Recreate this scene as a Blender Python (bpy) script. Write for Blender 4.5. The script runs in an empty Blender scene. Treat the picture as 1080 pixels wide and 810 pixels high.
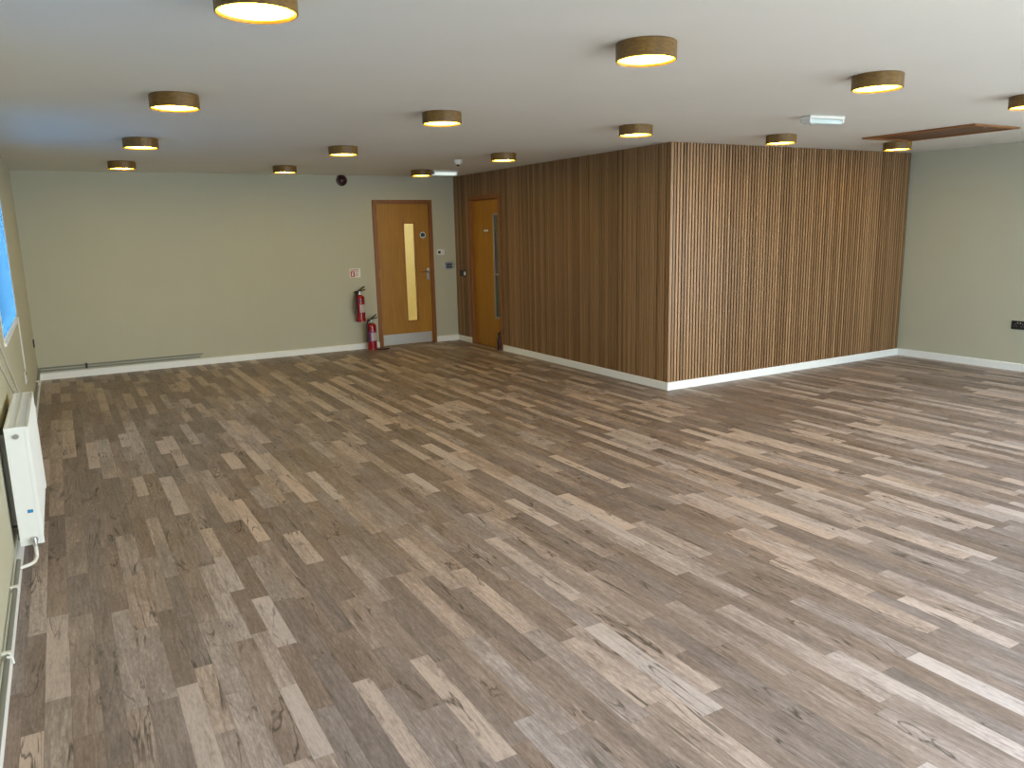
import bpy, math, random
from mathutils import Vector, Matrix

PI = math.pi
random.seed(7)
scene = bpy.context.scene
COL = scene.collection

# ------------------------------------------------------------------ camera
cam_data = bpy.data.cameras.new('camera')
cam_data.sensor_width = 36.0
cam_data.lens = 820.81 / 1080 * 36
cam_data.clip_start = 0.02
cam = bpy.data.objects.new('camera', cam_data)
COL.objects.link(cam)
_p, _r, _y = .1949, -.0229, .5195
fw = Vector((math.sin(_y) * math.cos(_p), math.cos(_y) * math.cos(_p), -math.sin(_p)))
rt = Vector((math.cos(_y), -math.sin(_y), 0))
up = rt.cross(fw)
rt2 = rt * math.cos(_r) + up * math.sin(_r)
up2 = -rt * math.sin(_r) + up * math.cos(_r)
M = Matrix((rt2, up2, -fw)).transposed().to_4x4()
M.translation = Vector((-5.1449, -5.8571, 1.6123))
cam.matrix_world = M
scene.camera = cam

# ------------------------------------------------------------------ view
scene.view_settings.view_transform = 'Standard'
scene.view_settings.look = 'None'
scene.view_settings.exposure = -0.02
scene.view_settings.gamma = 1.0
scene.view_settings.use_curve_mapping = False

# ------------------------------------------------------------------ sky
SKY = 20.5
world = bpy.data.worlds.new('sky')
scene.world = world
world.use_nodes = True
nt = world.node_tree
nt.nodes.clear()
wo = nt.nodes.new('ShaderNodeOutputWorld')
bg = nt.nodes.new('ShaderNodeBackground')
tc = nt.nodes.new('ShaderNodeTexCoord')
sp = nt.nodes.new('ShaderNodeSeparateXYZ')
mr = nt.nodes.new('ShaderNodeMapRange')
mr.inputs['From Min'].default_value = -1
mr.inputs['From Max'].default_value = 1
cr = nt.nodes.new('ShaderNodeValToRGB')
els = cr.color_ramp.elements
els[0].position = 0.0
els[0].color = (.40, .39, 0.385, 1)
els[1].position = 1.0
els[1].color = (.62, .82, 1, 1)
for pos, c in ((.42, (.44, .43, .41, 1)), (.455, (.72, .80, .88, 1)), (.53, (.90, .95, .98, 1)), (.7, (.88, .93, .98, 1))):
    e = els.new(pos)
    e.color = c
nt.links.new(tc.outputs['Generated'], sp.inputs[0])
nt.links.new(sp.outputs['Z'], mr.inputs['Value'])
nt.links.new(mr.outputs[0], cr.inputs[0])
# the street side (west) is cooler than the yard side
tint = nt.nodes.new('ShaderNodeMix')
tint.data_type = 'RGBA'
tint.blend_type = 'MULTIPLY'
side = nt.nodes.new('ShaderNodeMapRange')
side.inputs['From Min'].default_value = -.1
side.inputs['From Max'].default_value = -.8
nt.links.new(sp.outputs['X'], side.inputs['Value'])
nt.links.new(side.outputs[0], tint.inputs[0])
nt.links.new(cr.outputs[0], tint.inputs[6])
tint.inputs[7].default_value = (.72, .92, 1.12, 1)
nt.links.new(tint.outputs[2], bg.inputs[0])
bg.inputs[1].default_value = SKY
nt.links.new(bg.outputs[0], wo.inputs[0])

# ------------------------------------------------------------------ room sizes (metres)
H = 2.4
XL, XR = -5.495, 3.70       # left and right wall faces
YB, YN = 4.75, -6.5         # back wall and near wall faces
BB = .082                   # skirting height

def portal(name, loc, rot, sx, sy):
    l = bpy.data.lights.new(name, 'AREA')
    l.shape = 'RECTANGLE'
    l.size, l.size_y = sx, sy
    l.cycles.is_portal = True
    o = bpy.data.objects.new(name, l)
    o.location = loc
    o.rotation_euler = rot
    COL.objects.link(o)

# near wall openings: (x0, x1, z0, z1)
NEAR_OPEN = [(-3.7, -1.0, .30, 2.2), (.2, 2.6, .80, 2.2)]  # both out of view, invented and sized for the daylight they let in
for k, (x0, x1, z0, z1) in enumerate(NEAR_OPEN):
    portal('window_daylight', ((x0 + x1) / 2, YN - .14, (z0 + z1) / 2), (PI / 2, 0, 0), x1 - x0, z1 - z0)
# left wall openings: (y0, y1, z0, z1)
LEFT_OPEN = [(-4.4, -2.1, .99, 2.12), (-.07, 1.865, .99, 2.12)]  # the first is unseen, added to light the floor and side wall
for k, (y0, y1, z0, z1) in enumerate(LEFT_OPEN):
    portal('window_daylight', (XL - .16, (y0 + y1) / 2, (z0 + z1) / 2), (0, -PI / 2, 0), z1 - z0, y1 - y0)

RIGHT_OPEN = [(-6.2, -3.9, .06, 2.2)]  # unseen opening added to brighten the floor on the right
for k, (y0, y1, z0, z1) in enumerate(RIGHT_OPEN):
    portal('window_daylight', (XR + .16, (y0 + y1) / 2, (z0 + z1) / 2), (0, PI / 2, 0), z1 - z0, y1 - y0)

# ------------------------------------------------------------------ material helpers
class NT:
    def __init__(s, name):
        s.m = bpy.data.materials.new(name)
        s.m.use_nodes = True
        s.t = s.m.node_tree
        s.t.nodes.clear()
        s.out = s.t.nodes.new('ShaderNodeOutputMaterial')
        s.b = s.t.nodes.new('ShaderNodeBsdfPrincipled')
        s.t.links.new(s.b.outputs[0], s.out.inputs[0])
    def n(s, typ, **kw):
        nd = s.t.nodes.new(typ)
        for k, v in kw.items():
            setattr(nd, k, v)
        return nd
    def l(s, a, b):
        s.t.links.new(a, b)
    def put(s, sock, v):
        if hasattr(v, 'is_output') or isinstance(v, bpy.types.NodeSocket):
            s.l(v, sock)
        else:
            sock.default_value = v
    def math(s, op, a, b=None, c=None):
        nd = s.n('ShaderNodeMath', operation=op)
        s.put(nd.inputs[0], a)
        if b is not None: s.put(nd.inputs[1], b)
        if c is not None: s.put(nd.inputs[2], c)
        return nd.outputs[0]
    def mix(s, f, a, b, typ='MIX'):
        nd = s.n('ShaderNodeMix', data_type='RGBA', blend_type=typ)
        s.put(nd.inputs[0], f)
        s.put(nd.inputs[6], a)
        s.put(nd.inputs[7], b)
        return nd.outputs[2]
    def xyz(s, x, y, z):
        nd = s.n('ShaderNodeCombineXYZ')
        for i, v in enumerate((x, y, z)):
            s.put(nd.inputs[i], v)
        return nd.outputs[0]
    def noise(s, vec, scale, detail=3, rough=.5, dist=0):
        nd = s.n('ShaderNodeTexNoise')
        s.l(vec, nd.inputs['Vector'])
        nd.inputs['Scale'].default_value = scale
        nd.inputs['Detail'].default_value = detail
        nd.inputs['Roughness'].default_value = rough
        nd.inputs['Distortion'].default_value = dist
        return nd.outputs[0]
    def ramp(s, f, stops, interp='LINEAR'):
        nd = s.n('ShaderNodeValToRGB')
        nd.color_ramp.interpolation = interp
        el = nd.color_ramp.elements
        el[0].position, el[0].color = stops[0][0], stops[0][1]
        el[1].position, el[1].color = stops[-1][0], stops[-1][1]
        for p, c in stops[1:-1]:
            e = el.new(p)
            e.color = c
        s.l(f, nd.inputs[0])
        return nd.outputs[0]
    def bump(s, h, strength, dist=.002):
        nd = s.n('ShaderNodeBump')
        nd.inputs['Strength'].default_value = strength
        nd.inputs['Distance'].default_value = dist
        s.l(h, nd.inputs['Height'])
        s.l(nd.outputs[0], s.b.inputs['Normal'])
    def obj(s):
        nd = s.n('ShaderNodeTexCoord')
        return nd.outputs['Object']
    def sep(s, v):
        nd = s.n('ShaderNodeSeparateXYZ')
        s.l(v, nd.inputs[0])
        return nd.outputs
    def white(s, v, dim='3D'):
        nd = s.n('ShaderNodeTexWhiteNoise', noise_dimensions=dim)
        if dim == '1D': s.put(nd.inputs['W'], v)
        else: s.put(nd.inputs['Vector'], v)
        return nd

def c4(c):
    return (c[0], c[1], c[2], 1)

def plain(name, col, rough=.5, metal=0, var=.06, scale=18, bump=0):
    """paint, plastic or metal with a faint procedural mottling"""
    s = NT(name)
    v = s.obj()
    n = s.noise(v, scale, 3)
    a = tuple(x * (1 - var) for x in col)
    b = tuple(min(1, x * (1 + var)) for x in col)
    s.l(s.mix(n, c4(a), c4(b)), s.b.inputs['Base Color'])
    s.b.inputs['Roughness'].default_value = rough
    s.b.inputs['Metallic'].default_value = metal
    if bump:
        s.bump(s.noise(v, 160, 2), bump, .001)
    return s.m

def veneer(name, dark, light, axis=2, rough=.45, scale=1.0, fine=60):
    """wood with grain running along one axis"""
    s = NT(name)
    o = s.sep(s.obj())
    c = [s.math('MULTIPLY', o[i], fine if i != axis else 3.0) for i in range(3)]
    n = s.noise(s.xyz(*c), scale, 5, .6, .6)
    c2 = [s.math('MULTIPLY', o[i], 6 if i != axis else .8) for i in range(3)]
    n2 = s.noise(s.xyz(*c2), scale, 2, .5, .3)
    f = s.math('ADD', s.math('MULTIPLY', n, .6), s.math('MULTIPLY', n2, .4))
    s.l(s.ramp(f, [(.3, c4(dark)), (.7, c4(light))]), s.b.inputs['Base Color'])
    s.b.inputs['Roughness'].default_value = rough
    return s.m

MAT = {}
MAT['wall'] = plain('sage_cream_wall_paint', (.490, .477, .370), .75, var=.03, scale=3, bump=.12)
MAT['ceiling'] = plain('white_ceiling_paint', (.795, .805, .785), .8, var=.03, scale=2, bump=.1)
MAT['skirt'] = plain('white_gloss_paint', (.86, .88, .88), .35, var=.03)
MAT['white'] = plain('white_plastic', (.75, .75, .72), .4, var=.02)
MAT['enamel'] = plain('white_radiator_enamel', (.82, .84, .84), .3, var=.02)
MAT['chrome'] = plain('satin_metal', (.55, .56, .58), .3, 1, var=.05)
MAT['steel'] = plain('brushed_steel_plate', (.50, .50, .50), .42, .6, var=.06, scale=60)
MAT['pipe'] = plain('grey_pipe', (.22, .23, .22), .45, .3)
MAT['black'] = plain('black_plastic', (.012, .012, .014), .4)
MAT['dark'] = plain('dark_gap', (.02, .018, .015), .9)
MAT['red'] = plain('red_enamel', (.27, .008, .014), .25, var=.05)
MAT['maroon'] = plain('dark_red_plastic', (.032, .003, .005), .35)
MAT['label'] = plain('pale_label_paper', (.50, .42, .42), .6)
MAT['purple'] = plain('purple_label_paper', (.22, .05, .18), .6)
MAT['signred'] = plain('sign_red', (.40, .03, .03), .5)
MAT['blue'] = plain('blue_sticker', (.02, .22, .50), .5)
MAT['blacksign'] = plain('blue_black_sign', (.015, .05, .07), .4)
MAT['signwhite'] = plain('sign_white', (.78, .76, .70), .5)
MAT['cream'] = plain('cream_corridor_paint', (.80, .71, .46), .7)
MAT['concrete'] = plain('outside_render', (.4, .4, .38), .9)
MAT['frame'] = veneer('red_brown_door_frame', (.17, .055, .010), (.30, .11, .022), 2, .45)
MAT['door'] = veneer('golden_oak_door', (.30, .130, .008), (.42, .205, .016), 2, .45, fine=40)
MAT['hatch'] = veneer('dark_red_hatch_wood', (.085, .025, .007), (.16, .052, .015), 1, .45)
MAT['hatchframe'] = veneer('hatch_frame_wood', (.20, .075, .018), (.32, .135, .035), 1, .45)

def drum_wood():
    s = NT('drum_light_wood_veneer')
    o = s.sep(s.obj())
    ang = s.math('ARCTAN2', o[1], o[0])
    seg = s.math('FLOOR', s.math('MULTIPLY', ang, 3.2))
    w = s.white(seg, '1D').outputs[0]
    v = s.xyz(s.math('MULTIPLY', ang, 4), s.math('MULTIPLY', o[2], 120), seg)
    n = s.noise(v, 1.0, 4, .6, .5)
    base = s.ramp(n, [(.3, (.115, .058, .010, 1)), (.7, (.27, .155, .032, 1))])
    s.l(s.mix(s.math('MULTIPLY', w, .45), base, (.075, .034, .008, 1)), s.b.inputs['Base Color'])
    s.b.inputs['Roughness'].default_value = .45
    return s.m
MAT['drum'] = drum_wood()

def emitter(name, c_mid, c_edge, radius):
    s = NT(name)
    o = s.sep(s.obj())
    d = s.math('SQRT', s.math('ADD', s.math('MULTIPLY', o[0], o[0]), s.math('MULTIPLY', o[1], o[1])))
    f = s.math('MULTIPLY', d, 1 / radius)
    c = s.ramp(f, [(.25, c4([x / 10 for x in c_mid])), (1.0, c4([x / 10 for x in c_edge]))])
    s.l(c, s.b.inputs['Emission Color'])
    s.b.inputs['Emission Strength'].default_value = 10
    s.b.inputs['Base Color'].default_value = (.8, .75, .6, 1)
    return s.m
MAT['glow'] = emitter('warm_lamp_diffuser', (44, 31, 3.2), (22, 13.6, .58), .12)
MAT['coolglow'] = emitter('cool_led_diffuser', (.55, .68, .66), (.42, .52, .52), .2)
MAT['corridorglow'] = emitter('corridor_lamp', (130, 118, 84), (130, 118, 84), .2)

def slat_mat(name, axis, dark, light):
    s = NT(name)
    o = s.sep(s.obj())
    idx = s.math('FLOOR', s.math('MULTIPLY', o[axis], 25.0))
    r1 = s.white(idx, '1D').outputs[0]
    panel = s.math('FLOOR', s.math('MULTIPLY', o[axis], 1 / .6))
    r2 = s.white(s.math('ADD', panel, 31.7), '1D').outputs[0]
    v = s.xyz(s.math('MULTIPLY', o[0], 90), s.math('MULTIPLY', o[1], 90), s.math('ADD', s.math('MULTIPLY', o[2], 2.2), s.math('MULTIPLY', idx, 7.3)))
    n = s.noise(v, 1.0, 4, .6, .4)
    f = s.math('ADD', s.math('MULTIPLY', n, .55), s.math('ADD', s.math('MULTIPLY', r1, .38), s.math('MULTIPLY', r2, .16)))
    s.l(s.ramp(f, [(.25, c4(dark)), (.85, c4(light))]), s.b.inputs['Base Color'])
    s.b.inputs['Roughness'].default_value = .42
    return s.m
SL_D, SL_L = (.15, .077, .028), (.44, .260, .130)
MAT['slat_x'] = slat_mat('oak_slat_veneer_front', 0, SL_D, SL_L)
MAT['slat_y'] = slat_mat('oak_slat_veneer_side', 1, SL_D, SL_L)
MAT['felt'] = plain('dark_brown_felt', (.010, .007, .005), .95)

def floor_mat():
    s = NT('rustic_vinyl_plank_floor')
    o = s.sep(s.obj())
    x = s.math('ADD', o[0], s.math('MULTIPLY', s.math('SINE', s.math('MULTIPLY', o[0], 2 * PI / .27)), .009))
    W = .080
    row = s.math('FLOOR', s.math('DIVIDE', x, W))
    rx = s.math('FRACT', s.math('DIVIDE', x, W))
    rr = s.white(row, '1D').outputs[0]
    rl = s.white(s.math('ADD', row, 91.3), '1D').outputs[0]
    L = s.math('ADD', s.math('MULTIPLY', rl, .45), .42)
    yy = s.math('DIVIDE', s.math('ADD', o[1], s.math('MULTIPLY', rr, 9.0)), L)
    cell = s.math('FLOOR', yy)
    ry = s.math('FRACT', yy)
    wn = s.white(s.xyz(row, cell, 3.3))
    tone = wn.outputs[0]
    cc = s.sep(wn.outputs[1])
    ox, oy = s.math('MULTIPLY', cc[0], 37.0), s.math('MULTIPLY', cc[1], 53.0)
    px, py = s.math('ADD', o[0], ox), s.math('ADD', o[1], oy)
    # long wavy grain, broader cloudy tone, fine mottling
    g1 = s.noise(s.xyz(s.math('MULTIPLY', px, 42), s.math('MULTIPLY', py, 3.0), tone), 1.0, 7, .7, 1.6)
    g2 = s.noise(s.xyz(s.math('MULTIPLY', px, 9), s.math('MULTIPLY', py, 1.9), tone), 1.0, 3, .55, .8)
    g3 = s.noise(s.xyz(s.math('MULTIPLY', px, 120), s.math('MULTIPLY', py, 26), tone), 1.0, 4, .7, .2)
    f = s.math('ADD', s.math('SUBTRACT', s.math('MULTIPLY', s.math('POWER', tone, 1.9), .30), .105),
               s.math('ADD', s.math('MULTIPLY', g1, .50), s.math('ADD', s.math('MULTIPLY', g2, .30), s.math('MULTIPLY', g3, .42))))
    base = s.ramp(f, [(.34, (.105, .073, .060, 1)), (.50, (.20, .144, .121, 1)), (.64, (.305, .228, .196, 1)),
                      (.76, (.47, .362, .315, 1)), (.92, (.58, .45, 0.385, 1))])
    # cool grey boards and warm boards
    base = s.mix(s.math('MULTIPLY', cc[2], .8), base, s.mix(1.0, base, (.88, 1.0, 1.16, 1), 'MULTIPLY'))
    # split cracks running along the board
    cn = s.noise(s.xyz(s.math('MULTIPLY', px, 13), s.math('MULTIPLY', py, 1.5), 2.0), 1.0, 3, .55, 1.1)
    cd = s.math('ABSOLUTE', s.math('SUBTRACT', cn, .5))
    line = s.math('SUBTRACT', 1.0, s.math('MINIMUM', s.math('MULTIPLY', cd, 40), 1.0))
    cm = s.noise(s.xyz(s.math('MULTIPLY', px, 5), s.math('MULTIPLY', py, 2.4), 8.0), 1.0, 2, .5, 0)
    mask = s.math('MINIMUM', s.math('MAXIMUM', s.math('MULTIPLY', s.math('SUBTRACT', cm, .50), 9), 0.0), 1.0)
    crack = s.math('MULTIPLY', s.math('MULTIPLY', line, mask), .85)
    base = s.mix(crack, base, (.022, .015, .011, 1))
    # dark figure round knots
    vo = s.n('ShaderNodeTexVoronoi')
    s.l(s.xyz(s.math('ADD', s.math('MULTIPLY', px, 5.0), s.math('MULTIPLY', g2, .5)), s.math('MULTIPLY', py, 1.7), 0.0), vo.inputs['Vector'])
    vo.inputs['Scale'].default_value = 1.0
    kd = vo.outputs['Distance']
    kc = s.sep(vo.outputs['Color'])
    km = s.math('GREATER_THAN', kc[0], .72)
    knot = s.math('MULTIPLY', s.math('MAXIMUM', s.math('SUBTRACT', 1.0, s.math('MULTIPLY', kd, 6.5)), 0.0), km)
    rings = s.math('ADD', .55, s.math('MULTIPLY', s.math('SINE', s.math('MULTIPLY', kd, 120)), .3))
    base = s.mix(s.math('MULTIPLY', knot, rings), base, (.045, .035, .03, 1))
    # board joints
    ex = s.math('MINIMUM', rx, s.math('SUBTRACT', 1.0, rx))
    ey = s.math('MULTIPLY', s.math('MINIMUM', ry, s.math('SUBTRACT', 1.0, ry)), s.math('DIVIDE', L, W))
    e = s.math('MINIMUM', ex, ey)
    jm = s.math('MULTIPLY', s.math('LESS_THAN', e, .011), .38)
    base = s.mix(jm, base, (.06, .045, .035, 1))
    s.l(base, s.b.inputs['Base Color'])
    ro = s.math('ADD', .38, s.math('MULTIPLY', g3, .18))
    s.l(ro, s.b.inputs['Roughness'])
    s.b.inputs['Specular IOR Level'].default_value = .5
    hgt = s.math('SUBTRACT', s.math('MULTIPLY', g1, .5), crack)
    s.bump(hgt, .25, .002)
    return s.m
MAT['floor'] = floor_mat()

def glass_mat(name, tint, gloss=.08, rough=.02):
    s = NT(name)
    s.t.nodes.remove(s.b)
    tr = s.n('ShaderNodeBsdfTransparent')
    gl = s.n('ShaderNodeBsdfGlossy')
    gl.inputs['Roughness'].default_value = rough
    n = s.noise(s.obj(), 4, 1)
    s.l(s.mix(n, c4([x * .97 for x in tint]), c4(tint)), tr.inputs[0])
    mx = s.n('ShaderNodeMixShader')
    mx.inputs[0].default_value = gloss
    s.l(tr.outputs[0], mx.inputs[1])
    s.l(gl.outputs[0], mx.inputs[2])
    s.l(mx.outputs[0], s.out.inputs[0])
    return s.m
MAT['glass'] = glass_mat('clear_window_glass', (.95, .97, .96))
MAT['dimglass'] = glass_mat('added_window_dimming_glass', (.17, .25, .32), .02)  # tint weakens and cools the daylight of the added left window
MAT['doorglass'] = glass_mat('door_vision_glass', (.9, .93, .9), .04)
def film():
    s = NT('blue_protective_film')
    s.t.nodes.remove(s.b)
    tl = s.n('ShaderNodeBsdfTranslucent')
    n = s.noise(s.obj(), 2.5, 3)
    s.l(s.mix(n, (.011, .042, .095, 1), (.019, .056, .108, 1)), tl.inputs[0])
    tr = s.n('ShaderNodeBsdfTransparent')
    tr.inputs[0].default_value = (.06, .13, .19, 1)
    mx = s.n('ShaderNodeMixShader')
    mx.inputs[0].default_value = .5
    s.l(tl.outputs[0], mx.inputs[1])
    s.l(tr.outputs[0], mx.inputs[2])
    s.l(mx.outputs[0], s.out.inputs[0])
    return s.m
MAT['film'] = film()
def frosted():
    s = NT('blue_grey_obscured_glass')
    n = s.noise(s.obj(), 30, 2)
    s.l(s.mix(n, (.085, .115, .115, 1), (.115, .15, .15, 1)), s.b.inputs['Base Color'])
    s.b.inputs['Roughness'].default_value = .25
    return s.m
MAT['frosted'] = frosted()
MAT['led'] = plain('pale_blue_diffuser', (.62, .74, .76), .3)

# ------------------------------------------------------------------ mesh helper
class MB:
    def __init__(s):
        s.v, s.f, s.mi, s.sm = [], [], [], []
        s.mats = []
    def _m(s, m):
        if m not in s.mats: s.mats.append(m)
        return s.mats.index(m)
    def add(s, vs, fs, m=None, smooth=False):
        b = len(s.v)
        s.v += [tuple(v) for v in vs]
        k = s._m(m) if m else 0
        for f in fs:
            s.f.append(tuple(b + i for i in f))
            s.mi.append(k)
            s.sm.append(smooth)
        return s
    def box(s, x0, x1, y0, y1, z0, z1, m=None, bev=0, mat=None):
        if bev <= 0:
            vs = [(x, y, z) for x in (x0, x1) for y in (y0, y1) for z in (z0, z1)]
            fs = [(0, 1, 3, 2), (4, 6, 7, 5), (0, 4, 5, 1), (2, 3, 7, 6), (0, 2, 6, 4), (1, 5, 7, 3)]
        else:
            import bmesh
            bm = bmesh.new()
            bmesh.ops.create_cube(bm, size=1)
            for v in bm.verts:
                v.co = Vector(((x0 + x1) / 2 + v.co.x * (x1 - x0), (y0 + y1) / 2 + v.co.y * (y1 - y0), (z0 + z1) / 2 + v.co.z * (z1 - z0)))
            bmesh.ops.bevel(bm, geom=bm.edges[:], offset=bev, segments=2, affect='EDGES', profile=.5)
            bm.verts.index_update()
            vs = [v.co[:] for v in bm.verts]
            fs = [tuple(v.index for v in f.verts) for f in bm.faces]
            bm.free()
        if mat is not None:
            vs = [mat @ Vector(v) for v in vs]
        return s.add(vs, fs, m)
    def lathe(s, prof, n=32, c=(0, 0, 0), axis='z', m=None, mat=None):
        vs, fs = [], []
        for r, z in prof:
            for i in range(n):
                t = 2 * PI * i / n
                a, b = r * math.cos(t), r * math.sin(t)
                v = {'z': (a, b, z), 'y': (a, z, b), 'x': (z, a, b)}[axis]
                vs.append((v[0] + c[0], v[1] + c[1], v[2] + c[2]))
        for k in range(len(prof) - 1):
            for i in range(n):
                j = (i + 1) % n
                q = (k * n + i, k * n + j, (k + 1) * n + j, (k + 1) * n + i)
                fs.append(q if axis != 'y' else q[::-1])
        if mat is not None:
            vs = [mat @ Vector(v) for v in vs]
        return s.add(vs, fs, m, True)
    def tube(s, pts, r, n=10, m=None, r2=None):
        pts = [Vector(p) for p in pts]
        vs, fs = [], []
        prev = None
        for i, p in enumerate(pts):
            d = (pts[min(i + 1, len(pts) - 1)] - pts[max(i - 1, 0)]).normalized()
            a = d.cross(Vector((0, 0, 1)))
            if a.length < .05: a = d.cross(Vector((0, 1, 0)))
            if prev is not None:
                a = prev - d * prev.dot(d)
            a.normalize()
            prev = a
            b = d.cross(a)
            rr = r if r2 is None else r + (r2 - r) * i / (len(pts) - 1)
            for k in range(n):
                t = 2 * PI * k / n
                vs.append(p + a * (rr * math.cos(t)) + b * (rr * math.sin(t)))
        for i in range(len(pts) - 1):
            for k in range(n):
                j = (k + 1) % n
                fs.append((i * n + k, i * n + j, (i + 1) * n + j, (i + 1) * n + k))
        fs.append(tuple(range(n))[::-1])
        fs.append(tuple((len(pts) - 1) * n + k for k in range(n)))
        return s.add(vs, fs, m, True)
    def build(s, name, m=None, parent=None, loc=None, rot=None):
        me = bpy.data.meshes.new(name)
        me.from_pydata(s.v, [], s.f)
        mats = [MAT[k] for k in s.mats] if s.mats else [MAT[m]]
        for q in mats: me.materials.append(q)
        for p, k, sm in zip(me.polygons, s.mi, s.sm):
            p.material_index = k
            p.use_smooth = sm
        if any(s.sm):
            try: me.set_sharp_from_angle(angle=math.radians(40))
            except Exception: pass
        me.update()
        o = bpy.data.objects.new(name, me)
        COL.objects.link(o)
        if parent is not None: o.parent = parent
        if loc is not None: o.location = loc
        if rot is not None: o.rotation_euler = rot
        return o

def arc(pts, rad=.02, n=5):
    """polyline with rounded corners"""
    P = [Vector(p) for p in pts]
    out = [P[0]]
    for i in range(1, len(P) - 1):
        a, b = (P[i - 1] - P[i]), (P[i + 1] - P[i])
        ra = min(rad, a.length * .45, b.length * .45)
        a.normalize(); b.normalize()
        s0, s1 = P[i] + a * ra, P[i] + b * ra
        for k in range(n + 1):
            t = k / n
            out.append(s0 * (1 - t) ** 2 + P[i] * 2 * t * (1 - t) + s1 * t * t)
    out.append(P[-1])
    return out

def tag(o, label, cat, group=None):
    o['label'] = label
    o['category'] = cat
    if group: o['group'] = group
    return o
def struct(o):
    o['kind'] = 'structure'
    return o
def empty(name, loc, rz=0):
    o = bpy.data.objects.new(name, None)
    o.empty_display_size = .1
    COL.objects.link(o)
    o.location = loc
    o.rotation_euler = (0, 0, rz)
    return o

# ------------------------------------------------------------------ room shell
T = .16
struct(MB().box(XL - T, XR + T, YN - T, YB + T, -.1, 0).build('floor', 'floor'))
struct(MB().box(XL - T, XR + T, YN - T, YB + T, H, H + .15).build('ceiling', 'ceiling'))

def wall_x(name, y0, y1, x0, x1, holes, z1=H, m='wall'):
    """wall running along x with rectangular holes (x0, x1, z0, z1)"""
    b = MB()
    cur = x0
    for h in sorted(holes):
        b.box(cur, h[0], y0, y1, 0, z1)
        if h[2] > 0: b.box(h[0], h[1], y0, y1, 0, h[2])
        b.box(h[0], h[1], y0, y1, h[3], z1)
        cur = h[1]
    b.box(cur, x1, y0, y1, 0, z1)
    return struct(b.build(name, m))
def wall_y(name, x0, x1, y0, y1, holes, z1=H, m='wall'):
    b = MB()
    cur = y0
    for h in sorted(holes):
        b.box(x0, x1, cur, h[0], 0, z1)
        if h[2] > 0: b.box(x0, x1, h[0], h[1], 0, h[2])
        b.box(x0, x1, h[0], h[1], h[3], z1)
        cur = h[1]
    b.box(x0, x1, cur, y1, 0, z1)
    return struct(b.build(name, m))

D1 = (-1.265, -.36, 2.07)        # back door frame outer x0, x1, top
wall_x('wall_back', YB, YB + T, XL - T, XR + T, [(D1[0] + .03, D1[1] - .03, 0, D1[2] - .03)])
wall_x('wall_near', YN - T, YN, XL - T, XR + T, NEAR_OPEN)
wall_y('wall_left', XL - T, XL, YN, YB, LEFT_OPEN)
wall_y('wall_right', XR, XR + T, YN, YB, RIGHT_OPEN)

# partition box clad with timber slats
D2 = (3.36, 4.26, 2.09)          # slatted wall door frame outer y0, y1, top
PF = .027                        # depth of slat + felt in front of the partition board
wp = wall_y('wall_partition_side', PF, PF + .11, PF, YB, [(D2[0] + .03, D2[1] - .03, 0, D2[2] - .03)])
wf = wall_x('wall_partition_front', PF, PF + .11, PF + .11, XR, [])

def slats_front():
    f = MB().box(PF - .008, XR, PF - .008, PF, 0, H - .001, 'felt')
    n = int(XR / .04) + 1
    for k in range(n):
        x0 = .0425 + k * .04
        if x0 + .027 > XR: break
        f.box(x0, x0 + .0235, .001, PF - .008, BB, H - .002, 'slat_x')
    # mitred corner bead
    f.box(.0, .030, .0, PF - .008, BB, H - .002, 'slat_x')
    return f.build('slat_cladding', None, wf)
def slats_side():
    f = MB()
    for (a, b, z0, z1) in ((PF, D2[0], 0, H - .001), (D2[1], YB, 0, H - .001), (D2[0], D2[1], D2[2], H - .001)):
        f.box(PF - .008, PF, a, b, z0, z1, 'felt')
    k = 0
    while True:
        y0 = .035 + k * .04
        k += 1
        if y0 + .027 > YB: break
        y1 = y0 + .0245
        if y1 <= D2[0] or y0 >= D2[1]:
            f.box(.001, PF - .008, y0, y1, BB, H - .002, 'slat_y')
        else:
            f.box(.001, PF - .008, y0, y1, D2[2], H - .002, 'slat_y')
            if y0 < D2[0]: f.box(.001, PF - .008, y0, D2[0], BB, D2[2], 'slat_y')
            if y1 > D2[1]: f.box(.001, PF - .008, D2[1], y1, BB, D2[2], 'slat_y')
    return f.build('slat_cladding', None, wp)
slats_front()
slats_side()

# skirting boards with a bevelled top edge
def skirt(name, a, b, nrm):
    """a, b: ends on the wall face (x, y); nrm: unit vector into the room"""
    a, b, n = Vector((*a, 0)), Vector((*b, 0)), Vector((*nrm, 0))
    prof = [(0, 0), (.018, 0), (.018, BB - .012), (.014, BB - .004), (.006, BB), (0, BB)]
    vs = [p + n * d + Vector((0, 0, z)) for p in (a, b) for d, z in prof]
    k = len(prof)
    fs = [(i, (i + 1) % k, k + (i + 1) % k, k + i) for i in range(k)] + [tuple(range(k))[::-1], tuple(range(k, 2 * k))]
    return struct(MB().add(vs, fs).build(name, 'skirt'))
skirt('baseboard_back', (XL, YB), (D1[0], YB), (0, -1))
skirt('baseboard_back', (D1[1], YB), (.002, YB), (0, -1))
skirt('baseboard_left', (XL, YN), (XL, YB - .018), (1, 0))
skirt('baseboard_right', (XR, -3.9), (XR, -.004), (-1, 0))
skirt('baseboard_partition_side', (.0155, -.004), (.0155, D2[0] - .002), (-1, 0))
skirt('baseboard_partition_side', (.0155, D2[1] + .002), (.0155, YB), (-1, 0))
skirt('baseboard_partition_front', (-.004, .0155), (XR, .0155), (0, -1))
skirt('baseboard_near', (XL, YN), (.2, YN), (0, 1))

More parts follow.
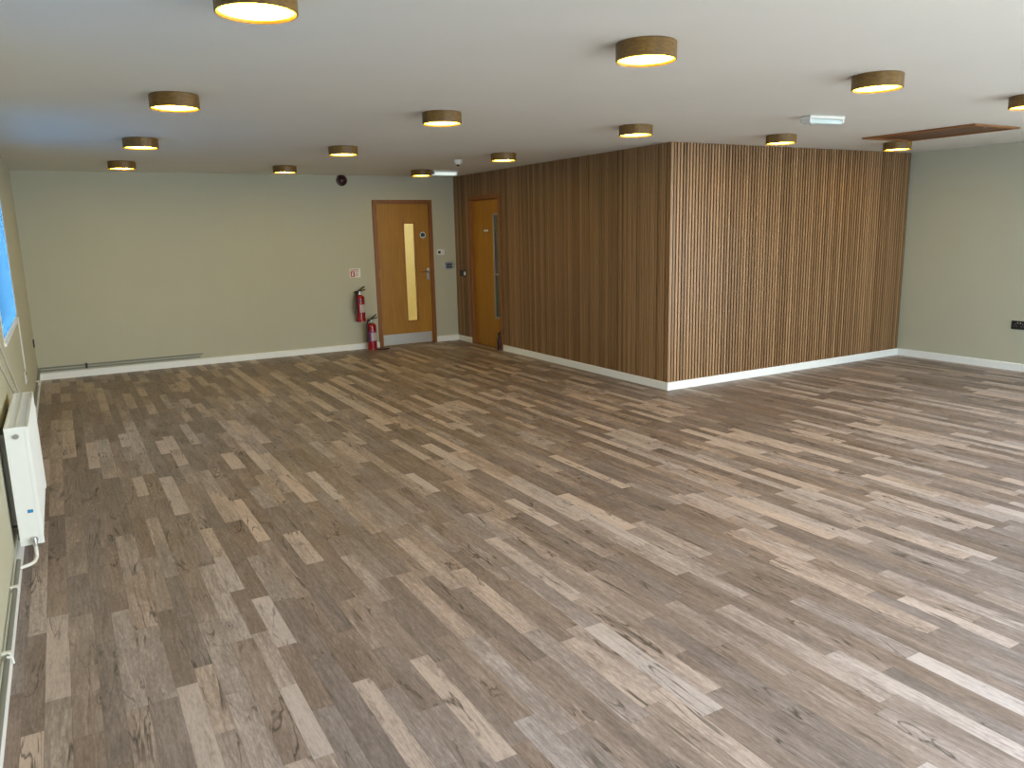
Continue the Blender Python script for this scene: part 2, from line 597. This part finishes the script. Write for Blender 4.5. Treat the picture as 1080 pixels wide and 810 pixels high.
# outer ground is left to the sky's lower half; corridor and washroom behind the doors
wc = MB()
wc.box(-2.4, 1.2, 6.3, 6.4, 0, H).box(-2.4, -2.3, YB + T, 6.3, 0, H).box(1.1, 1.2, YB + T, 6.3, 0, H)
wc.box(-2.4, 1.2, YB + T, 6.4, H, H + .1).box(-2.4, 1.2, YB + T, 6.4, -.1, 0)
struct(wc.build('wall_corridor', 'cream'))

# ------------------------------------------------------------------ windows
def window(name, plane, a0, a1, z0, z1, glassmat, inward, mull=1, sill=True, depth_in=.012, fw_=.045, nose=.03):
    """frame + glazing. plane 'x': window in a wall of constant x at coordinate `inward`"""
    root = empty(name, (0, 0, 0))
    struct(root)
    base, sgn = inward
    def bx(b, u0, u1, w0, w1, z_0, z_1, m=None):
        # u along the wall, w depth outward from the wall's inner face
        p0, p1 = sorted((base - sgn * w0, base - sgn * w1))
        if plane == 'x': b.box(p0, p1, u0, u1, z_0, z_1, m)
        else: b.box(u0, u1, p0, p1, z_0, z_1, m)
    f = MB()
    d0, d1 = depth_in, depth_in + .055
    bx(f, a0, a0 + fw_, d0, d1, z0, z1); bx(f, a1 - fw_, a1, d0, d1, z0, z1)
    bx(f, a0 + fw_, a1 - fw_, d0, d1, z0, z0 + fw_); bx(f, a0 + fw_, a1 - fw_, d0, d1, z1 - fw_, z1)
    for k in range(1, mull + 1):
        u = a0 + (a1 - a0) * k / (mull + 1)
        bx(f, u - .03, u + .03, d0, d1, z0 + fw_, z1 - fw_)
    f.build('window_frame', 'skirt', root)
    g = MB()
    for k in range(mull + 1):
        u0 = a0 + (a1 - a0) * k / (mull + 1) + (.03 if k else fw_)
        u1 = a0 + (a1 - a0) * (k + 1) / (mull + 1) - (.03 if k < mull else fw_)
        bx(g, u0, u1, d0 + (.02 if fw_ > .03 else .003), d0 + (.026 if fw_ > .03 else .008), z0 + fw_, z1 - fw_)
    g.build('window_glass', glassmat, root)
    if sill:
        s_ = MB()
        bx(s_, a0 - nose, a1 + nose, -nose, .0, z0 - .022, z0)
        s_.build('window_sill', 'skirt', root)
    return root
window('added_window_5', 'x', *LEFT_OPEN[0], 'dimglass', (XL, 1), 1, True, .0)
window('window_1', 'x', LEFT_OPEN[1][0], LEFT_OPEN[1][1], .99, 2.12, 'glass', (XL, 1), 0, True, -.002, .020, .012)
MB().add([(XL - .0005, a, b) for a, b in ((-.05, 1.01), (1.845, 1.01), (1.845, 2.10), (-.05, 2.10))], [(0, 1, 2, 3)]).build('window_film', 'film', bpy.data.objects['window_1'])
window('added_window_2', 'y', *NEAR_OPEN[0], 'glass', (YN, 1), 1, True, .06)
window('added_window_3', 'x', *RIGHT_OPEN[0], 'glass', (XR, -1), 1, False, .06)
window('added_window_4', 'y', *NEAR_OPEN[1], 'glass', (YN, 1), 1, False, .06)

# ------------------------------------------------------------------ door in the back wall
x0, x1, zt = D1
door = empty('door_1', ((x0 + x1) / 2, YB, 0))
struct(door)
cx = (x0 + x1) / 2
def L(v): return v - cx
f = MB()
fwid = .052
f.box(L(x0), L(x0) + fwid, -.018, .10, 0, zt, bev=.003).box(L(x1) - fwid, L(x1), -.018, .10, 0, zt, bev=.003)
f.box(L(x0) + fwid - .002, L(x1) - fwid + .002, -.018, .10, zt - fwid, zt, bev=.003)
f.build('door_frame', 'frame', door)
a, b_, t_ = L(x0) + fwid + .003, L(x1) - fwid - .003, zt - fwid - .003
vx0, vx1, vz0, vz1 = L(-.805), L(-.64), .345, 1.745
leaf = MB()
yl0, yl1 = .004, .048
leaf.box(a, vx0, yl0, yl1, .006, t_).box(vx1, b_, yl0, yl1, .006, t_)
leaf.box(vx0, vx1, yl0, yl1, .006, vz0).box(vx0, vx1, yl0, yl1, vz1, t_)
leaf = leaf.build('door_leaf', 'door', door)
bd = MB()
for (q0, q1, r0, r1) in ((vx0 - .006, vx0 + .006, vz0, vz1), (vx1 - .006, vx1 + .006, vz0, vz1), (vx0 - .006, vx1 + .006, vz0 - .006, vz0 + .006), (vx0 - .006, vx1 + .006, vz1 - .006, vz1 + .006)):
    bd.box(q0, q1, yl0 - .006, yl0 + .012, r0, r1)
bd.build('glazing_bead', 'frame', leaf)
MB().box(vx0, vx1, .022, .028, vz0, vz1).build('vision_glass', 'doorglass', leaf)
MB().box(L(-1.195), L(-.435), yl0 - .003, yl0 - .0005, .012, .165, bev=.0008).build('kick_plate', 'steel', leaf)
h = MB()
h.box(L(-.472), L(-.432), yl0 - .010, yl0 - .001, .93, 1.10, bev=.003)
h.build('escutcheon', 'chrome', leaf)
h = MB()
h.tube(arc([(L(-.452), yl0 - .008, 1.045), (L(-.452), yl0 - .055, 1.045), (L(-.57), yl0 - .055, 1.045)], .012), .0095)
h.build('lever_handle', 'chrome', leaf)
s_ = MB()
s_.lathe([(0, -.004), (.045, -.004), (.045, 0), (0, 0)], 28, (L(-.515), yl0 - .001, 1.573), 'y', 'led')
s_.lathe([(0, -.0052), (.034, -.0052), (.034, -.004), (0, -.004)], 28, (L(-.515), yl0 - .001, 1.573), 'y', 'blacksign')
s_.box(L(-.538), L(-.492), yl0 - .0072, yl0 - .0062, 1.548, 1.553, 'led').box(L(-.533), L(-.497), yl0 - .0072, yl0 - .0062, 1.538, 1.542, 'led')
s_.build('round_door_sign', None, leaf)
hg = MB()
for z in (.25, 1.0, 1.78):
    hg.lathe([(0, 0), (.007, 0), (.007, .1), (0, .1)], 12, (a - .002, yl0 - .006, z))
hg.build('hinge', 'chrome', leaf)
# corridor ceiling lamp seen as the glow behind the glass
cl = MB().lathe([(0, 0), (.16, 0), (.16, .04), (0, .04)], 28).build('corridor_lamp', 'corridorglow')
cl.location = (-1.0, 5.7, H - .041)
tag(cl, 'round lamp on the corridor ceiling behind the glass of the back door', 'lamp')

# ------------------------------------------------------------------ door in the slatted wall
y0, y1, zt = D2
door2 = empty('door_2', (0, (y0 + y1) / 2, 0))
struct(door2)
cy = (y0 + y1) / 2
def Ly(v): return v - cy
f = MB()
f.box(-.012, .13, Ly(y0), Ly(y0) + fwid, 0, zt, bev=.003).box(-.012, .13, Ly(y1) - fwid, Ly(y1), 0, zt, bev=.003)
f.box(-.012, .13, Ly(y0) + fwid - .002, Ly(y1) - fwid + .002, zt - fwid, zt, bev=.003)
f.box(.078, .10, Ly(y1) - fwid - .014, Ly(y1) - fwid, 0, zt - fwid)
f.box(.078, .10, Ly(y0) + fwid, Ly(y1) - fwid, zt - fwid - .014, zt - fwid)
f.build('door_frame', 'frame', door2)
xa, xb = .034, .078
a, b_, t_ = Ly(y0) + fwid + .003, Ly(y1) - fwid - .003, zt - fwid - .003
vy0, vy1, vz0, vz1 = Ly(3.455), Ly(3.60), .43, 1.83
leaf = MB()
leaf.box(xa, xb, a, vy0, .006, t_).box(xa, xb, vy1, b_, .006, t_)
leaf.box(xa, xb, vy0, vy1, .006, vz0).box(xa, xb, vy0, vy1, vz1, t_)
leaf = leaf.build('door_leaf', 'door', door2)
bd = MB()
for (q0, q1, r0, r1) in ((vy0 - .012, vy0 + .012, vz0 - .01, vz1 + .01), (vy1 - .012, vy1 + .012, vz0 - .01, vz1 + .01), (vy0, vy1, vz0 - .012, vz0 + .012), (vy0, vy1, vz1 - .012, vz1 + .012)):
    bd.box(xa - .008, xa + .006, q0, q1, r0, r1)
bd.build('glazing_bead', 'steel', leaf)
MB().box(xa + .012, xa + .020, vy0, vy1, vz0, vz1).build('vision_glass', 'frosted', leaf)
h = MB().tube(arc([(xa - .004, Ly(3.435), 1.03), (xa - .045, Ly(3.435), 1.03), (xa - .045, Ly(3.54), 1.03)], .012), .009)
h.build('lever_handle', 'chrome', leaf)
s_ = MB()
s_.box(xa - .003, xa - .0005, Ly(3.735), Ly(3.90), 1.59, 1.645, 'maroon')
for (p, q) in ((3.75, 3.80), (3.805, 3.85), (3.853, 3.885)):
    s_.box(xa - .0045, xa - .003, Ly(p), Ly(q) - .002, 1.60, 1.634, 'signwhite')
s_.build('door_name_plate', None, leaf)

# ------------------------------------------------------------------ ceiling drum lights
RL, HL = .1323, .0755
def make_drum():
    root = empty('ceiling_light', (0, 0, H))
    ri = RL - .007
    MB().lathe([(RL - .004, 0), (RL, -.004), (RL, -HL + .003), (RL - .003, -HL), (ri + .002, -HL), (ri, -HL + .003), (ri, -.004)], 48).build('drum_shade', 'drum', root)
    MB().lathe([(0, -.069), (ri * .7, -.0690), (ri - .001, -.066), (ri - .001, -.058), (0, -.058)], 40).build('diffuser', 'glow', root)
    MB().lathe([(0, -.0005), (RL - .01, -.0005), (RL - .01, -.006), (0, -.006)], 32).build('mounting_plate', 'white', root)
    return root
lights = [
    (-4.488, -3.084, 'wooden drum ceiling light nearest the camera, cut by the top edge of the photo'),
    (-4.473, -.932, 'wooden drum ceiling light behind the nearest one, in the row along the window wall'),
    (-4.46, 1.25, 'wooden drum ceiling light, third from the camera in the row along the window wall'),
    (-4.455, 3.38, 'wooden drum ceiling light closest to the back wall in the row along the window wall'),
    (-2.815, -3.03, 'large-looking wooden drum ceiling light, nearest of the second row from the window wall'),
    (-2.79, -.87, 'wooden drum ceiling light in the middle of the ceiling, second of the second row'),
    (-2.755, 1.35, 'wooden drum ceiling light above and left of the round red sounder'),
    (-2.745, 3.53, 'small-looking wooden drum ceiling light left of the red sounder near the back wall'),
    (-1.145, -2.97, 'wooden drum ceiling light above and right of the unlit emergency light'),
    (-1.067, -.79, 'wooden drum ceiling light just left of the corner of the slatted box'),
    (-.99, 1.48, 'wooden drum ceiling light close above the long slatted wall beside its far end'),
    (-.955, 3.70, 'wooden drum ceiling light touching the lit emergency light near the back door'),
    (.639, -.74, 'wooden drum ceiling light over the front slatted wall, near its left end'),
    (2.38, -.70, 'wooden drum ceiling light in front of the brown loft hatch'),
    (.50, -2.93, 'wooden drum ceiling light cut by the right edge of the photo'),
]
proto = make_drum()
for i, (x, y, lab) in enumerate(lights):
    if i == 0:
        r = proto
    else:
        r = proto.copy()
        COL.objects.link(r)
        for ch in list(proto.children):
            c = ch.copy()
            COL.objects.link(c)
            c.parent = r
    r.location = (x, y, H)
    r.rotation_euler.z = 0.0 if i == 0 else (i * 1.7) % 6.28
    tag(r, lab, 'ceiling light', 'wooden drum lights on the ceiling')

# ------------------------------------------------------------------ emergency lights, detector, hatch
def emergency(loc, w, lit, label, rz=0):
    root = empty('emergency_light', loc, rz)
    b = MB().box(-w / 2, w / 2, -.055, .055, -.022, -.0005, bev=.004)
    b.build('base_tray', 'white', root)
    d = MB().box(-w / 2 + .008, w / 2 - .008, -.046, .046, -.058, -.022, bev=.012)
    d.build('diffuser', 'coolglow' if lit else 'led', root)
    for q in (-w / 2 + .002, w / 2 - .02):
        MB().box(q, q + .018, -.05, .05, -.05, -.02, bev=.004).build('end_cap', 'white', root)
    if not lit:
        MB().lathe([(0, -.064), (.010, -.063), (.012, -.057), (0, -.057)], 14, (-w / 2 + .06, 0, 0)).build('indicator', 'chrome', root)
    tag(root, label, 'emergency light')
    return root
emergency((-.03, -1.72, H), .33, False, 'unlit pale blue emergency light box on the ceiling in front of the slatted box', -.15)
emergency((-.61, 3.74, H), .35, True, 'glowing white emergency light bar on the ceiling near the back door')

det = empty('ceiling_sensor', (-1.13, 2.27, H))
MB().lathe([(0, -.0005), (.052, -.0005), (.052, -.018), (.046, -.024), (.040, -.042), (.030, -.050), (0, -.052)], 28).build('sensor_body', 'white', det)
MB().lathe([(0, -.052), (.018, -.052), (.016, -.062), (.008, -.068), (0, -.069)], 20).build('sensor_lens', 'dark', det)
tag(det, 'small round white sensor on the ceiling near the top of the slatted wall', 'sensor')

hc = [(1.60, -1.93), (2.29, -1.93), (2.29, -.86), (1.60, -.86)]
hat = empty('loft_hatch', (1.945, -1.395, H))
hw, hl = .345, .535
fr = MB()
fr.box(-hw, hw, -hl, -hl + .055, -.016, -.0005, bev=.004).box(-hw, hw, hl - .055, hl, -.016, -.0005, bev=.004)
fr.box(-hw, -hw + .055, -hl + .055, hl - .055, -.016, -.0005, bev=.004).box(hw - .055, hw, -hl + .055, hl - .055, -.016, -.0005, bev=.004)
fr.build('hatch_frame', 'hatchframe', hat)
MB().box(-hw + .058, hw - .058, -hl + .058, hl - .058, -.008, -.0005).build('hatch_panel', 'hatch', hat)
MB().lathe([(0, -.010), (.012, -.010), (.012, -.008), (0, -.008)], 14, (0, -hl + .11, 0)).build('hatch_lock', 'chrome', hat)
tag(hat, 'red-brown wooden loft hatch with frame in the ceiling by the right wall', 'hatch')

# ------------------------------------------------------------------ things on the back wall
snd = empty('alarm_sounder', (-1.677, YB, 2.33))
MB().lathe([(0, -.03), (.05, -.03), (.072, -.022), (.075, -.001), (0, -.001)], 32, axis='y').build('sounder_base', 'maroon', snd)
MB().lathe([(0, -.062), (.028, -.060), (.045, -.05), (.055, -.03), (0, -.03)], 32, axis='y').build('sounder_horn', 'maroon', snd)
tag(snd, 'round dark red fire alarm sounder high on the back wall', 'alarm sounder')

sg = MB()
sx, sz = -1.565, 1.076
sg.box(sx - .078, sx + .078, YB - .003, YB - .0005, sz - .062, sz + .062, 'signwhite')
sg.box(sx - .066, sx + .052, YB - .0042, YB - .003, sz + .034, sz + .046, 'signred')
sg.box(sx - .066, sx - .006, YB - .0042, YB - .003, sz - .052, sz + .024, 'signred')
sg.box(sx - .048, sx - .028, YB - .0054, YB - .0042, sz - .040, sz + .004, 'signwhite')
sg.box(sx - .044, sx - .018, YB - .0054, YB - .0042, sz + .007, sz + .013, 'signwhite')
for k in range(4):
    sg.box(sx + .006, sx + .05 - .008 * (k % 2), YB - .0042, YB - .003, sz + .014 - k * .018, sz + .020 - k * .018, 'signred')
tag(sg.build('fire_sign', None), 'small white and red fire sign on the back wall above the extinguishers', 'sign')

th = empty('thermostat', (-.245, YB, 1.32))
MB().box(-.058, .058, -.026, -.0005, -.042, .042, bev=.006).build('thermostat_body', 'white', th)
MB().box(-.046, -.008, -.0275, -.0255, -.018, .020, bev=.0008).build('display', 'black', th)
tag(th, 'white thermostat box on the wall right of the back door', 'thermostat')

sw = empty('light_switch', (-.115, YB, 1.12))
MB().box(-.075, .075, -.008, -.0005, -.048, .048, bev=.003).build('face_plate', 'chrome', sw)
for zz in (-.018, .018):
    MB().box(-.05, .055, -.0125, -.0075, zz - .011, zz + .011, bev=.002).build('rocker', 'blacksign', sw)
tag(sw, 'metal switch plate with dark rockers in the corner beside the slatted wall', 'switch')

cp = empty('fire_call_point', (0, 4.50, 1.01))
MB().box(-.006, .001, -.085, .12, -.045, .045, bev=.002).build('back_plate', 'black', cp)
MB().box(-.026, -.006, -.088, -.052, -.026, .026, bev=.004).build('white_button', 'white', cp)
tag(cp, 'small black plate with a white button on the slatted wall left of its door', 'button')

# ------------------------------------------------------------------ fire extinguishers
def extinguisher(name, loc, rz, height, r, lab, label, bracket=False, hose_side=-1):
    root = empty(name, loc, rz)
    k = height / .50
    hb = .37 * k
    MB().lathe([(0, .004), (r * .8, 0), (r, .012), (r, hb - r * .55), (r * .93, hb - r * .28), (r * .68, hb - r * .02), (r * .36, hb + r * .12), (.018, hb + r * .18), (0, hb + r * .18)], 36).build('cylinder', 'red', root)
    z = hb + r * .15
    MB().lathe([(0, z), (.017, z), (.017, z + .022), (.021, z + .024), (.021, z + .045), (.012, z + .052), (0, z + .053)], 18).build('valve', 'chrome', root)
    hd = MB()
    for s0, zz in ((.018, z + .050), (.058, z + .066)):
        M_ = Matrix.Translation((0.012, 0, zz)) @ Matrix.Rotation(-math.radians(12 if s0 < .05 else 30), 4, 'Y')
        hd.box(-.030, .088, -.011, .011, -.006, .006, bev=.002, mat=M_)
    hd.build('lever', 'black', root)
    hs = MB()
    s = hose_side
    hs.tube(arc([(s * .015, -.002, z + .038), (s * .055, -.012, z + .045), (s * (r + .018), -.02, z - .03), (s * (r + .014), -.022, z - .16)], .04, 7), .013 * min(1, k), 10)
    hs.tube([(s * (r + .014), -.022, z - .15), (s * (r + .014), -.022, z - .26)], .014 * min(1, k), 12, r2=.022 * min(1, k))
    hs.build('hose', 'black', root)
    MB().lathe([(r + .0012, hb * .33), (r + .0012, hb * .70)], 36).build('label_band', lab, root)
    lb = MB()
    n = 9
    vs, fs = [], []
    for i in range(n):
        t = math.radians(-128 + 76 * i / (n - 1))
        for zz in (hb * .36, hb * .66):
            vs.append(((r + .0024) * math.cos(t), (r + .0024) * math.sin(t), zz))
    for i in range(n - 1):
        fs.append((2 * i, 2 * i + 2, 2 * i + 3, 2 * i + 1))
    lb.add(vs, fs, None, True).build('paper_label', 'label', root)
    MB().lathe([(r * .84, 0), (r * 1.02, 0), (r * 1.02, .022), (r * .98, .026)], 36).build('foot_ring', 'red', root)
    if bracket:
        br = MB().box(-.02, .02, r + .001, r + .026, hb * .55, hb + .06, bev=.002)
        br.lathe([(r + .003, hb * .78), (r + .003, hb * .82)], 36)
        br.build('wall_bracket', 'black', root)
    tag(root, label, 'fire extinguisher')
    return root
extinguisher('fire_extinguisher', (-1.552, YB - .095, .405), .25, .49, .066, 'red',
             'red fire extinguisher hung on the back wall left of the door', True)
e2 = extinguisher('fire_extinguisher', (-1.425, 4.60, 0), .2, .50, .066, 'purple',
             'red fire extinguisher with dark purple label standing on the floor beside the back door frame')
MB().tube(arc([(.02, -.10, .010), (.10, -.16, .010), (.19, -.13, .010)], .04), .009).build('hose_end', 'maroon', e2)
MB().lathe([(0, .002), (.001, .002)], 8)
e3 = extinguisher('fire_extinguisher', (-.018, 3.43, 0), -1.2, .235, .030, 'maroon',
             'tiny dark extinguisher standing at the foot of the slatted wall door')
for ch in list(e3.children):
    if ch.name.startswith(('paper_label', 'hose')):
        bpy.data.objects.remove(ch)
        continue
    if ch.name.startswith(('cylinder', 'foot_ring', 'valve')):
        ch.data.materials[0] = MAT['maroon'] if not ch.name.startswith('valve') else MAT['black']

# ------------------------------------------------------------------ heating pipes over the skirting
hp = empty('heating_pipe', (0, 0, 0))
for k, (z, off) in enumerate(((.108, .016), (.142, .016))):
    xe = -3.71 if k == 0 else -3.68
    pts = [(XL + off, -1.30, z), (XL + off, YB - off, z), (xe, YB - off, z), (xe + .01, YB - .002, z)]
    MB().tube(arc(pts, .014), .0085, 10).build('pipe_run', 'pipe', hp)
for (x, y, ax) in ((-4.99, YB, 0), (XL, 3.7, 1), (XL, 2.2, 1), (XL, .7, 1)):
    b = MB()
    if ax == 0: b.box(x - .012, x + .012, y - .030, y - .0005, .098, .160, bev=.002)
    else: b.box(x + .0005, x + .030, y - .012, y + .012, .098, .160, bev=.002)
    b.build('pipe_clip', 'black' if (ax == 0 and x < -4.5) else 'white', hp)
tag(hp, 'pair of thin grey pipes running above the skirting round the far left corner', 'pipe')

# near run: white painted pipe from the radiator valve along the skirting
np_ = empty('radiator_feed_pipe', (0, 0, 0))
MB().tube([(XL + .020, -5.9, .108), (XL + .020, -1.62, .108)], .010, 10).build('pipe_run', 'pipe', np_)
for y in (-1.97, -2.62, -3.4):
    MB().box(XL + .0005, XL + .034, y - .011, y + .011, .094, .122, bev=.003).build('pipe_clip', 'white', np_)
MB().tube(arc([(XL + .020, -2.66, .118), (XL + .036, -2.66, .116), (XL + .038, -2.66, .09)], .008), .005).build('pipe_hook', 'white', np_)
tag(np_, 'grey pipe along the top of the skirting below and nearer than the radiator', 'pipe')

# ------------------------------------------------------------------ radiator
RX0, RX1 = XL + .030, XL + .132
RY0, RY1 = -1.50, -.49
RZ0, RZ1 = .135, .735
rad = empty('radiator', ((RX0 + RX1) / 2, RY0, RZ0))
ox, oy, oz = (RX0 + RX1) / 2, RY0, RZ0
hx = (RX1 - RX0) / 2
LY, HZ = RY1 - RY0, RZ1 - RZ0
def panel(xc, name):
    """pressed panel with vertical flutes"""
    b = MB()
    n = int(LY / .0333)
    prof = []
    for i in range(n):
        u = .012 + (LY - .024) * i / n
        s = (LY - .024) / n
        prof += [(u, 0), (u + s * .35, .0), (u + s * .5, .006), (u + s * .85, .006)]
    prof.append((LY - .012, 0))
    sg = 1 if xc > 0 else -1
    vs, fs = [], []
    zs = (.004, .03, HZ - .03, HZ - .006)
    for j, z in enumerate(zs):
        for (u, d) in prof:
            vs.append((xc + sg * (d if 0 < j < 3 else 0) , u, z))
    m = len(prof)
    for j in range(3):
        for i in range(m - 1):
            fs.append((j * m + i, j * m + i + 1, (j + 1) * m + i + 1, (j + 1) * m + i))
    b.add(vs, fs, None, False)
    b.box(min(xc, xc - sg * .010), max(xc, xc - sg * .010), .006, LY - .006, .002, HZ - .004, bev=.002)
    return b.build(name, 'enamel', rad)
panel(hx - .008, 'front_panel')
panel(-hx + .008, 'back_panel')
for q0, q1, p0, p1 in ((-.002, .004, -.003, .010), (LY - .004, LY + .002, LY - .010, LY + .003)):
    MB().box(-hx, hx - .018, q0, q1, 0, HZ, bev=.0015).box(hx - .020, hx, p0, p1, 0, HZ, bev=.003).build('end_panel', 'enamel', rad)
g = MB()
g.box(-hx, -hx + .010, 0, LY, HZ - .012, HZ, bev=.002).box(hx - .012, hx, 0, LY, HZ - .012, HZ, bev=.002)
g.box(-hx + .010, hx - .012, 0, .012, HZ - .010, HZ - .002).box(-hx + .010, hx - .012, LY - .012, LY, HZ - .010, HZ - .002)
n = 44
for k in range(n):
    u = .018 + (LY - .036) * k / (n - 1)
    g.box(-hx + .010, hx - .012, u - .0035, u + .0035, HZ - .008, HZ - .003)
g.box(-.004, .004, .012, LY - .012, HZ - .009, HZ - .002)
g.build('top_grille', 'enamel', rad)
c_ = MB()
for k in range(22):
    u = .03 + (LY - .06) * k / 21
    c_.box(-hx + .012, hx - .012, u - .001, u + .001, .03, HZ - .04)
c_.build('fins', 'enamel', rad)
pl = MB().lathe([(0, -.007), (.006, -.007), (.007, -.009), (.013, -.009), (.014, -.002), (0, -.002)], 20, (-.004, 0, HZ - .045), 'y')
pl.build('air_vent_plug', 'chrome', rad)
MB().box(-.002, .022, -.0032, -.0021, .165, .182).build('blue_sticker', 'blue', rad)
v_ = MB()
v_.lathe([(0, -.030), (.013, -.030), (.015, -.026), (.015, -.012), (.010, -.010), (.010, -.002), (0, -.002)], 18, (.012, 0, .030), 'y')
v_.lathe([(0, -.022), (.011, -.022), (.011, .020), (.008, .024), (0, .024)], 16, (.012, -.020, .020))
v_.build('valve', 'chrome', rad)
MB().tube(arc([(.012, -.020, 0), (.012, -.020, -.055), (.0, -.10, -.06), (-hx - .008, -.135, -.06)], .03, 7), .0085, 12).build('valve_pipe', 'white', rad)
for u in (.13, LY - .13):
    bk = MB()
    bk.box(-hx - .0295, -hx - .0005, u - .02, u + .02, .08, HZ - .06)
    bk.box(-hx - .0295, -hx + .03, u - .02, u + .02, .06, .066)
    bk.build('wall_bracket', 'steel', rad)
tag(rad, 'white double panel radiator on the left wall below the window', 'radiator')

# ------------------------------------------------------------------ sockets, conduit and surface lines
def socket(name, loc, rz, plate, insert, label, w=.146, h=.086, horizontal=True):
    root = empty(name, loc, rz)
    MB().box(-w / 2, w / 2, -.010, -.0005, -h / 2, h / 2, bev=.003).build('face_plate', plate, root)
    for sx_ in (-.037, .037):
        b = MB()
        b.box(sx_ - .004, sx_ + .004, -.0112, -.0096, .006, .016)
        b.box(sx_ - .016, sx_ - .009, -.0112, -.0096, -.016, -.010).box(sx_ + .009, sx_ + .016, -.0112, -.0096, -.016, -.010)
        b.build('socket_outlet', insert, root)
    for sx_ in (-.014, .014):
        MB().box(sx_ - .006, sx_ + .006, -.014, -.0095, .014, .034, bev=.0015).build('switch_rocker', insert, root)
    tag(root, label, 'socket')
    return root
socket('power_socket', (XR, -1.375, .492), -PI / 2, 'black', 'chrome', 'black double power socket low on the right wall', w=.16, h=.092)
socket('power_socket', (XL, 1.76, .50), PI / 2, 'white', 'black', 'white double socket with dark outlets low on the left wall past the window', w=.2, h=.10)
b = MB().box(XL + .0005, XL + .014, 4.42, 4.50, .43, .52, bev=.003)
tag(b.build('blank_plate', 'black'), 'small dark plate low on the left wall near the far corner', 'wall plate')
cd = MB().box(XL + .0005, XL + .010, 1.860, 1.871, .55, .965, bev=.002)
tag(cd.build('cable_conduit', 'white'), 'thin vertical conduit from the window sill down to the white socket', 'conduit')
for (p, q, lab) in (((-.70, 1.115), (.66, .527), 'thin white line running diagonally down the left wall to the radiator, upper of two'),
                    ((-.90, 1.02), (.20, .613), 'thin white line running diagonally down the left wall to the radiator, lower of two')):
    cb = MB().tube([(XL + .006, p[0] + (q[0] - p[0]) * t / 12, p[1] + (q[1] - p[1]) * t / 12 - .02 * math.sin(PI * t / 12)) for t in range(13)], .004, 8)  # thin white tube laid diagonally on the wall face
    tag(cb.build('wall_line', 'white'), lab, 'cable')
